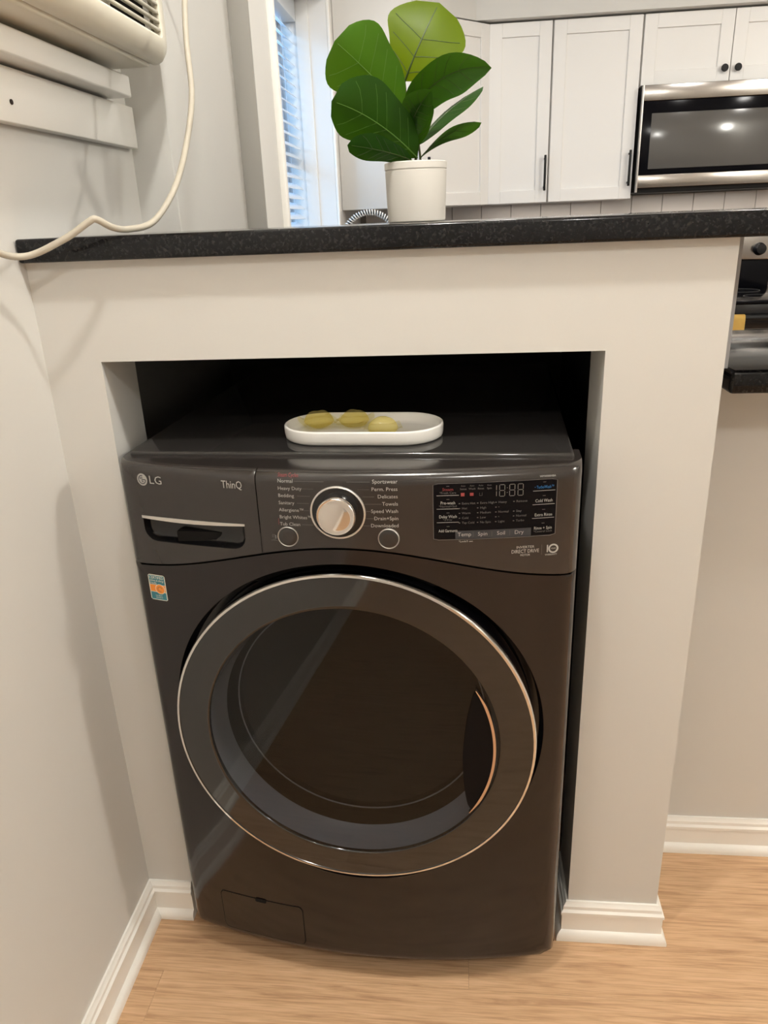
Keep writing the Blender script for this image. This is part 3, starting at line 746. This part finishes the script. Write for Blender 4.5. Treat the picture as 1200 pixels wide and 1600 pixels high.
def pod(loc, rz, tilt, label, sc=1.28):
    t = thing('detergent_pod', label, 'detergent pod', loc, rz, 'detergent pods on the white tray')
    bm = bmesh.new(); n, m = 26, 9; rows = []
    for sgn, hh in ((1, .0175), (-1, .0105)):
        for j in range(m+1):
            f = j/m; ring = []
            if sgn == -1 and j == 0: continue
            ff = f if sgn == 1 else 1-f
            for k in range(n):
                a_ = 2*pi*k/n; e = .72
                cx = math.copysign(abs(cos(a_))**e, cos(a_)); cy = math.copysign(abs(sin(a_))**e, sin(a_))
                h = (1-ff**2.6)**.75*hh*(1+.10*sin(3*a_+tilt)*ff)*(1-.10*(1-ff)**2)
                ring.append((cx*.0185*ff*sc, cy*.0160*ff*sc, (.0108+sgn*h)))
            rows.append(ring)
    V_ = []
    for r_ in rows:
        V_.append([bm.verts.new(p) for p in r_] if max(abs(r_[0][0]), abs(r_[0][1])) > 1e-6 else [bm.verts.new(r_[0])])
    for A, B in zip(V_, V_[1:]):
        for k in range(n):
            k2 = (k+1) % n
            if len(A) == 1: bm.faces.new((A[0], B[k], B[k2]))
            elif len(B) == 1: bm.faces.new((A[k], A[k2], B[0]))
            else: bm.faces.new((A[k], A[k2], B[k2], B[k]))
    finish(bm, 'gel', 'pod', t, True, 70)
    bm = bmesh.new(); rows = []
    for j in range(4):
        f = j/3; ring = []
        for k in range(40):
            a_ = 2*pi*k/40; e = .72-.42*f
            cx = math.copysign(abs(cos(a_))**e, cos(a_)); cy = math.copysign(abs(sin(a_))**e, sin(a_))
            corner = max(0, abs(sin(2*a_))-.55)/.45
            ring.append(bm.verts.new((cx*(.0183+.0052*f)*sc, cy*(.0158+.0050*f)*sc, (.0108)+f*(.0022*sin(5*a_+tilt)+.0085*corner*(1 if sin(a_+tilt) > -.3 else .2)))))
        rows.append(ring)
    for A, B in zip(rows, rows[1:]):
        for k in range(40): bm.faces.new((A[k], A[(k+1) % 40], B[(k+1) % 40], B[k]))
    finish(bm, 'film_seal', 'film', t, True, 70)
    return t
zp = ZP+.0061
pod((.4000, .080, zp), .55, .4, 'yellow gel detergent pod at the left end of the tray')
pod((.4575, .082, zp), -.10, 1.6, 'middle yellow gel detergent pod, with a pointed film corner sticking up')
pod((.5085, .034, zp), .12, 3.0, 'yellow gel detergent pod nearest the front rim of the tray')

# ------------------------------------------------------------------ potted plant
PX, PY = .5585, .205
plant = thing('potted_plant', 'fiddle-leaf fig with broad green leaves in a white pot on the bar top', 'plant', (PX, PY, ZT+.0005))
bm = bmesh.new()
lathe(bm, [(0, 0), (.0430, 0), (.0452, .0015), (.0460, .004), (.0483, .0745), (.0476, .0752), (.0476, .0765), (.0490, .0772), (.0492, .0862), (.0482, .0875), (.0462, .0872), (.0455, .078), (.0450, .074), (0, .074)], 72)
finish(bm, 'pot', 'pot', plant, True, 30)
bm = bmesh.new(); lathe(bm, [(.0452, .0745), (.03, .0785), (.012, .0800), (0, .0800)], 36)
for v in bm.verts: v.co.z += .0015*sin(v.co.x*400)*cos(v.co.y*370)
finish(bm, 'soil', 'soil', plant, True)
O_ = Vector((PX, PY, ZT))
def pl(p): return Vector(p)-O_
bm = bmesh.new(); tube(bm, smooth_path([pl((.559, .205, 1.378)), pl((.558, .203, 1.421)), pl((.549, .201, 1.457)), pl((.544, .2, 1.502))]), .0022, 8); finish(bm, 'stem', 'stem', plant, True)
bm = bmesh.new(); tube(bm, smooth_path([pl((.567, .205, 1.378)), pl((.566, .203, 1.398)), pl((.563, .2, 1.425))]), .0018, 8); finish(bm, 'stem', 'stem', plant, True)
def leaf(base, mid, tip, hw, side, m, vein, cup=.25, wave=.06, vw=.0007, peak=.62, lat=5, blunt=.5):
    b, c, t = pl(base), pl(mid), pl(tip); c = c*2-(b+t)*.5
    side = Vector(side).normalized(); nt_, ns = 18, 10; bm = bmesh.new(); g = []; fr = []
    for i in range(nt_+1):
        q = i/nt_; p = b*(1-q)**2+c*2*q*(1-q)+t*q*q
        tan = ((c-b)*2*(1-q)+(t-c)*2*q).normalized(); s = (side-tan*side.dot(tan)).normalized(); nn = tan.cross(s)
        ex = math.log(.5)/math.log(peak); wv = max(0, sin(pi*min(1, q**ex)))**blunt
        wv *= hw*(1+wave*sin(q*11)); fr.append((p, s, nn, wv))
        col = []
        for j in range(ns+1):
            x = 2*j/ns-1
            col.append(bm.verts.new(p+s*x*wv+nn*(cup*abs(x)**1.5*wv)))
        g.append(col)
    for A, B in zip(g, g[1:]):
        for j in range(ns): bm.faces.new((A[j], A[j+1], B[j+1], B[j]))
    bmesh.ops.remove_doubles(bm, verts=bm.verts, dist=1e-5)
    o = finish(bm, 'leaf', m, plant, True, 80)
    bm = bmesh.new()
    tube(bm, [f[0] for f in fr[:-1]], [vw*(1.5-1.1*i/nt_) for i in range(nt_)], 6)
    for k in range(lat):
        i = int(2+k*(nt_-5)/max(1, lat)); p, s, nn, wv = fr[i]
        for sg in (-1, 1):
            pts = []
            for x in (0, .3, .6, .85):
                ii = min(nt_-1, i+int(round(x*3))); P, s2, n2, w2 = fr[ii]; pts.append(P+s2*sg*x*w2+n2*(cup*x**1.5*w2))
            tube(bm, pts, vw*.5, 5)
    finish(bm, 'vein', vein, o, True)
    return o
leaf((.545, .2, 1.502), (.569, .190, 1.548), (.598, .214, 1.603), .059, (.85, -.1, -.42), 'leaflt', 'vein', cup=.12, vw=.0011, peak=.66, lat=3, blunt=.42)['label'] = 'lime green back-lit top leaf'
leaf((.541, .2, 1.466), (.492, .152, 1.512), (.452, .125, 1.546), .052, (.62, -.25, .75), 'leafmid', 'veinlt', cup=.22, peak=.60, lat=4, blunt=.42)
leaf((.538, .22, 1.478), (.488, .255, 1.525), (.446, .27, 1.566), .040, (.6, .3, .72), 'leafmid', 'veinlt', cup=.1, peak=.68, blunt=.45)
leaf((.562, .196, 1.396), (.508, .125, 1.440), (.449, .085, 1.466), .046, (.46, -.42, .80), 'leaf', 'veinlt', cup=.30, peak=.60, lat=5, blunt=.42)
leaf((.554, .19, 1.392), (.514, .150, 1.404), (.464, .115, 1.412), .020, (.12, -.55, .80), 'leaf', 'vein', cup=.2, peak=.66, blunt=.40)
leaf((.546, .2, 1.452), (.604, .150, 1.496), (.672, .118, 1.500), .029, (-.10, -.45, .85), 'leaf', 'vein', cup=.35, peak=.50, lat=5, blunt=.62)
leaf((.550, .2, 1.432), (.564, .160, 1.456), (.588, .120, 1.478), .024, (-.5, -.3, .7), 'leaf', 'vein', cup=.3, peak=.5, blunt=.6)
leaf((.558, .2, 1.412), (.570, .17, 1.446), (.576, .14, 1.470), .018, (.75, -.3, .3), 'leaf', 'vein', cup=.3, peak=.5, blunt=.6)
leaf((.565, .2, 1.394), (.604, .192, 1.423), (.660, .172, 1.438), .024, (.25, -.80, .30), 'leaf', 'vein', cup=.12, peak=.62, blunt=.6)
leaf((.562, .2, 1.413), (.607, .215, 1.458), (.664, .235, 1.494), .030, (.35, -.86, -.20), 'leaf', 'vein', cup=.2, peak=.55, blunt=.6)

# ------------------------------------------------------------------ air conditioner and its cord
AY0, AY1, AZ0, AZ1 = -.36, .383, 1.570, 1.95
ac = thing('air_conditioner', 'aged cream window air conditioner on the left wall above the bar top', 'air conditioner', (.0, (AY0+AY1)/2, AZ0))
def acb(name, m, d, bev=0, seg=3): 
    return bx(name, m, (d[0], d[1], d[2]-(AY0+AY1)/2, d[3]-(AY0+AY1)/2, d[4]-AZ0, d[5]-AZ0), bev, ac, seg)
acb('housing', 'acplastic', (.001, .0985, AY0+.004, AY1-.034, AZ0-.002, AZ1), .006)
GY0, GY1, GZ0, GZ1 = AY0+.06, .328, 1.608, 1.80
bm = bmesh.new(); yc = (AY0+AY1)/2                            # front bezel with the grille opening: rings from the opening out to the rounded rim
def rr_rect(y0, y1, z0, z1, r, n=6):
    out = []
    for cy, cz, a0 in ((y1-r, z1-r, 0), (y0+r, z1-r, pi/2), (y0+r, z0+r, pi), (y1-r, z0+r, 1.5*pi)):
        for k in range(n+1): out.append((cy+r*cos(a0+pi/2*k/n), cz+r*sin(a0+pi/2*k/n)))
    return out
lay = [(.120, rr_rect(GY0, GY1, GZ0, GZ1, .004)), (.1310, rr_rect(GY0, GY1, GZ0, GZ1, .004)), (.1320, rr_rect(GY0-.002, GY1+.002, GZ0-.002, GZ1+.002, .006)),
       (.1322, rr_rect(AY0+.03, AY1-.046, AZ0+.034, AZ1-.03, .02)), (.130, rr_rect(AY0+.018, AY1-.028, AZ0+.024, AZ1-.016, .026)), (.124, rr_rect(AY0+.008, AY1-.012, AZ0+.013, AZ1-.006, .028)),
       (.115, rr_rect(AY0+.002, AY1-.003, AZ0+.006, AZ1-.001, .028)), (.106, rr_rect(AY0, AY1, AZ0+.003, AZ1, .028)), (.1005, rr_rect(AY0, AY1, AZ0+.003, AZ1, .028)), (.0995, rr_rect(AY0+.01, AY1-.014, AZ0+.006, AZ1-.01, .02))]
rings = [[bm.verts.new((x, a-yc, b-AZ0)) for a, b in L] for x, L in lay]
N = len(rings[0])
for A, B in zip(rings, rings[1:]):
    for k in range(N): bm.faces.new((A[k], A[(k+1) % N], B[(k+1) % N], B[k]))
bez = finish(bm, 'front_bezel', 'acplastic', ac, True, 45)
acb('grille_cavity', 'gap', (.100, .104, GY0-.003, GY1+.003, GZ0-.003, GZ1+.003))
k = 0; z = GZ0+.0095; l0 = None
while z < GZ1-.004:
    if l0 is None:
        l0 = bx('louver', 'acplastic', (.1245, .1312, GY0-yc, GY1-yc, -.0022, .0022), .0009, ac, 1); l0.location = (0, 0, z-AZ0)
    else:
        o = l0.copy(); COL.objects.link(o); o.location = (0, 0, z-AZ0)
    z += .0125
for yy in (-.18, -.06, .06, .155):
    acb('grille_rib', 'acplastic', (.104, .119, yy, yy+.003, GZ0, GZ1))
cpts = [(.012, -.30, 1.400), (.014, -.22, 1.352), (.026, -.13, 1.297), (.0435, -.075, 1.2815), (.096, -.06, 1.301), (.130, -.05, 1.3215), (.139, -.045, 1.3245), (.150, -.022, 1.3135), (.160, .010, 1.3105), (.182, .05, 1.320), (.201, .10, 1.364), (.203, .17, 1.426), (.206, .22, 1.503), (.198, .25, 1.587), (.196, .28, 1.663), (.192, .34, 1.73), (.165, .405, 1.775), (.095, .415, 1.80), (.055, .385, 1.81), (.050, .352, 1.812)]
bm = bmesh.new(); tube(bm, smooth_path(cpts, 8), .0046, 10)
tag(finish(bm, 'power_cord', 'cord', None, True, 60), 'grubby white power cord looping from the air conditioner over the bar top edge', 'cord')

# ------------------------------------------------------------------ kitchen: tiles, cabinets, microwave, range
bm = bmesh.new(); box(bm, 0, .1485, -.007, 0, 0, .1485, bev=.0015, seg=1)
bmesh.ops.recalc_face_normals(bm, faces=bm.faces); tm = bpy.data.meshes.new('tile'); bm.to_mesh(tm); bm.free(); tm.materials.append(M['tile'])
for j in range(3):
    for i in range(16):
        o = bpy.data.objects.new('tile', tm); COL.objects.link(o); o.parent = wall_back; o.location = (.135+i*.151, YB, .922+j*.151)
YC = 2.80; CZ0, CZ1 = 1.352, 2.092
def shaker(parent, x0, x1, z0, z1, y, handle=None, sw=.055, th=.019):
    """door in the plane y (front face) of its parent's frame"""
    bm = bmesh.new()
    for d in ((x0, x0+sw, y, y+th, z0, z1), (x1-sw, x1, y, y+th, z0, z1), (x0+sw, x1-sw, y, y+th, z1-sw, z1), (x0+sw, x1-sw, y, y+th, z0, z0+sw), (x0+sw, x1-sw, y+.009, y+th-.002, z0+sw, z1-sw)):
        box(bm, *d, bev=.0012 if d[2] == y else 0, seg=1)
    d_ = finish(bm, 'door', 'cab', parent, True, 30)
    if handle:
        hx, h0, h1 = handle
        if h1 is None:
            bm = bmesh.new(); lathe(bm, [(0, y-.026), (.0135, y-.025), (.0155, y-.019), (.0125, y-.012), (.006, y-.009), (.006, y), (0, y)], 24, (hx, 0, h0), 'y'); finish(bm, 'knob', 'matte', d_, True, 50)
        else:
            bm = bmesh.new(); box(bm, hx-.005, hx+.005, y-.032, y-.022, h0, h1, bev=.002)
            for zz_ in (h0+.015, h1-.015): box(bm, hx-.004, hx+.004, y-.024, y, zz_-.004, zz_+.004)
            finish(bm, 'handle', 'matte', d_, True, 50)
    return d_
def cabinet(label, x0, x1, z0, z1, doors, group=None):
    xc = (x0+x1)/2; t = thing('wall_cabinet', label, 'cabinet', (xc, YB, z0), 0, group)
    yb = YC+.021-YB
    bx('carcass', 'cab', (x0-xc+.001, x1-xc-.001, yb, -.0095, 0, z1-z0), .001, t, 1)
    for (a, b, h) in doors: shaker(t, a-xc, b-xc, .002, z1-z0-.002, YC-YB, None if not h else (h[0]-xc, h[1]-z0, h[2]-z0 if h[2] else None))
    return t
G = 'white kitchen wall cabinets'
cabinet('narrow white wall cabinet with one bar handle, between corner cabinet and its wider neighbour', .757, 1.036, CZ0, CZ1, [(.760, 1.033, (1.019, 1.404, 1.555))], G)
cabinet('wider white single-door wall cabinet directly left of the microwave', 1.038, 1.422, CZ0, CZ1, [(1.041, 1.419, (1.400, 1.408, 1.559))], G)
cabinet('short white two-door cabinet with round black knobs above the microwave', 1.424, 2.184, 1.815, CZ1, [(1.427, 1.8025, (1.776, 1.866, None)), (1.8055, 2.181, (1.832, 1.866, None))], G)
# diagonal corner cabinet
cc = thing('corner_cabinet', 'white corner wall cabinet with angled door behind the potted plant', 'cabinet', (.43, 2.8, CZ0), 0, G)
bm = bmesh.new(); P = [(.1065-.43, -.30), (0, -.30), (.322, .022), (.322, .319), (.1065-.43, .319)]
lo = [bm.verts.new((x, y, 0)) for x, y in P]; hi = [bm.verts.new((x, y, CZ1-CZ0)) for x, y in P]
bm.faces.new(lo[::-1]); bm.faces.new(hi)
for i in range(5): bm.faces.new((lo[i], lo[(i+1) % 5], hi[(i+1) % 5], hi[i]))
finish(bm, 'carcass', 'cab', cc)
bx('end_panel', 'cab', (.1065-.43, .0025, -.312, -.3005, 0, ZC-CZ0-.001), .001, cc, 1)
L_ = sqrt(2)*.322
dd = shaker(cc, .012, L_-.006, .002, CZ1-CZ0-.002, -.020, (.045, .05, .20)); dd.rotation_euler = (0, 0, pi/4); dd.location = (0, -.30, 0)
# microwave
mw = thing('microwave', 'stainless over-range microwave with black glass window, under the knobbed cabinet', 'microwave', (1.81, YB, 1.372))
def mb(name, m, d, bev=0, parent=None): return bx(name, m, (d[0]-1.81, d[1]-1.81, d[2]-YB, d[3]-YB, d[4]-1.372, d[5]-1.372), bev, parent or mw, 2)
mb('body', 'matte', (1.430, 2.186, 2.775, YB-.009, 1.376, 1.812), .003)
mb('vent_strip', 'inox', (1.434, 2.186, 2.750, 2.776, 1.750, 1.812), .002)
mwd = mb('door', 'glassblk', (1.436, 2.03, 2.752, 2.776, 1.452, 1.748), .002)
mb('door_window', 'mwglass', (1.476, 2.000, 2.7505, 2.7535, 1.474, 1.700), .001, mwd)
mb('side_trim', 'silver', (1.430, 1.436, 2.749, 2.776, 1.378, 1.812), .001)
mb('lower_strip', 'inox', (1.434, 2.186, 2.750, 2.776, 1.396, 1.450), .002)
mb('keypad', 'glassblk', (2.045, 2.184, 2.752, 2.776, 1.452, 1.748), .002)
bm = bmesh.new(); tube(bm, [(2.035-1.81, 2.715-YB, 1.46-1.372), (2.035-1.81, 2.715-YB, 1.74-1.372)], .008, 12); 
for zz_ in (1.475, 1.725): tube(bm, [(2.035-1.81, 2.715-YB, zz_-1.372), (2.035-1.81, 2.76-YB, zz_-1.372)], .006, 8)
finish(bm, 'handle', 'inox', mwd, True)
# range
rg = thing('range', 'stainless kitchen range with black cooktop and knobs on its backguard, right of the pillar', 'range', (1.81, 2.78, 0))
def rb(name, m, d, bev=0, parent=None): return bx(name, m, (d[0]-1.81, d[1]-1.81, d[2]-2.78, d[3]-2.78, d[4], d[5]), bev, parent or rg, 2)
rb('body', 'inox', (1.432, 2.188, 2.50, 3.115, .03, .900), .003)
rb('cooktop', 'glassblk', (1.432, 2.188, 2.455, 3.06, .900, .915), .003)
rb('backguard_base', 'glassblk', (1.432, 2.188, 3.06, 3.118, .900, 1.048), .002)
bg = rb('backguard', 'inox', (1.432, 2.188, 3.045, 3.118, 1.048, 1.19), .004)
for x_ in (1.505, 1.60, 1.99, 2.118):
    bm = bmesh.new(); lathe(bm, [(0, -.030), (.022, -.029), (.026, -.024), (.028, -.004), (.031, 0), (0, 0)], 28, (x_-1.81, 3.045-2.78, 1.098), 'y'); kb = finish(bm, 'knob', 'black', bg, True, 45)
rb('control_rail', 'black', (1.432, 2.188, 2.47, 2.50, .79, .898), .003)
od = rb('oven_door', 'inox', (1.434, 2.186, 2.462, 2.50, .20, .785), .004)
rb('oven_window', 'glassblk', (1.53, 2.09, 2.459, 2.463, .33, .60), .001, od)
rb('drawer', 'inox', (1.434, 2.186, 2.465, 2.50, .05, .19), .004)
bm = bmesh.new(); tube(bm, [(1.46-1.81, 2.42-2.78, .845), (2.16-1.81, 2.42-2.78, .845)], .012, 14)
for x_ in (1.49, 2.13): tube(bm, [(x_-1.81, 2.42-2.78, .845), (x_-1.81, 2.475-2.78, .845)], .009, 10)
finish(bm, 'oven_handle', 'matte', rg, True)
for cx, cy, r_ in ((1.62, 2.62, .09), (1.62, 2.90, .075), (2.0, 2.62, .075), (2.0, 2.90, .09)):
    bm = bmesh.new(); lathe(bm, [(r_-.003, .9152), (r_, .9152), (r_, .9156), (r_-.003, .9156), (r_-.003, .9152)], 40, (cx-1.81, cy-2.78, 0)); finish(bm, 'burner_ring', 'inkdim', rg)
bm = bmesh.new(); rows = []                                   # towel over the oven handle
for dy, z in ((.015, .80), (.016, .842), (.012, .856), (0, .8605), (-.012, .856), (-.0165, .842), (-.017, .82), (-.018, .796), (-.019, .776)):
    rows.append([bm.verts.new((x_, 2.42+dy-.002*sin(i*1.7), z)) for i, x_ in enumerate((1.790, 1.808, 1.826, 1.845, 1.868))])
for A, B in zip(rows, rows[1:]):
    for i in range(4): bm.faces.new((A[i], A[i+1], B[i+1], B[i]))
bmesh.ops.solidify(bm, geom=list(bm.faces), thickness=-.003)
tag(finish(bm, 'dish_towel', 'towel', None, True, 60), 'small yellow dish towel hanging over the oven handle beside the pillar', 'towel')
# base cabinets and kitchen counter along the back wall (behind the bar)
kc = bx('kitchen_countertop', 'granite', (.108, 1.428, 2.50, YB-.009, .885, .920), .004)
tag(kc, 'black granite kitchen counter along the back wall under the tiles', 'countertop')
bc = thing('base_cabinet', 'white base cabinets under the back kitchen counter', 'cabinet', (.768, 2.82, 0))
bx('carcass', 'cab', (-.655, .655, -.28, .30, .08, .884), .001, bc, 1); bx('plinth', 'matte', (-.655, .655, -.22, .30, 0, .08), 0, bc)
for i in range(3): shaker(bc, -.652+i*.4355, -.652+i*.4355+.432, .085, .875, -.301, (-.652+i*.4355+.40, .70, .84))
# sink counter under the window with a spring-neck faucet
sk = bx('sink_countertop', 'granite', (.108, .745, 1.05, 2.497, .885, .920), .004)
tag(sk, 'black granite sink counter under the kitchen window', 'countertop')
sb_ = thing('sink_cabinet', 'white base cabinet under the sink counter by the window', 'cabinet', (.42, 1.77, 0))
bx('carcass', 'cab', (-.312, .30, -.70, .70, .0, .884), .001, sb_, 1)
fx, fy = .302, 1.80; FR = .098
fa = thing('faucet', 'bright ridged spring-neck faucet arching up left of the plant pot', 'faucet', (fx-FR, fy, .9205))
bm = bmesh.new(); lathe(bm, [(0, 0), (.027, 0), (.027, .006), (.022, .012), (.017, .02), (.017, .11), (.012, .116), (.012, .335), (0, .335)], 24); finish(bm, 'base', 'chrome', fa, True)
zt = 1.345-.9205-FR-.011
def arch(t):                                                  # riser, half circle, drop
    a_ = pi*(1-t); return Vector((FR+FR*cos(a_), 0, zt+FR*sin(a_)))
path = [Vector((0, 0, zt-.06+.06*k/6)) for k in range(6)]+[arch(k/24) for k in range(25)]+[Vector((2*FR, 0, zt-.01*k)) for k in range(1, 5)]
bm = bmesh.new(); tube(bm, path, .0055, 10); finish(bm, 'hose', 'key', fa, True)
L = [0]
for a_, b_ in zip(path, path[1:]): L.append(L[-1]+(b_-a_).length)
turns = 44; hel = []; kk = 0
for q in range(turns*10+1):
    d_ = L[-1]*q/(turns*10)
    while kk < len(L)-2 and L[kk+1] < d_: kk += 1
    f_ = (d_-L[kk])/(L[kk+1]-L[kk]); p = path[kk].lerp(path[kk+1], f_); tn = (path[kk+1]-path[kk]).normalized(); nx = Vector((0, 1, 0)); ny = tn.cross(nx)
    ph = 2*pi*q/10; hel.append(p+(nx*cos(ph)+ny*sin(ph))*.0088)
bm = bmesh.new(); tube(bm, hel, .0024, 5); finish(bm, 'spring', 'porcelain', fa, True, 80)['label'] = 'pale ridged spring coil over the arch'  # plain white stands in for the bright reflections on a chrome coil
bm = bmesh.new(); lathe(bm, [(0, zt-.155), (.014, zt-.155), (.016, zt-.145), (.012, zt-.08), (.010, zt-.035), (0, zt-.035)], 20, (2*FR, 0, 0)); finish(bm, 'spray_head', 'chrome', fa, True)
bm = bmesh.new(); tube(bm, [(0, 0, .20), (FR, 0, .20), (2*FR, 0, .205)], .004, 8); finish(bm, 'support_arm', 'chrome', fa, True)
bm = bmesh.new(); tube(bm, [(0, 0, .07), (0, -.05, .085)], .006, 8); finish(bm, 'lever', 'chrome', fa, True)
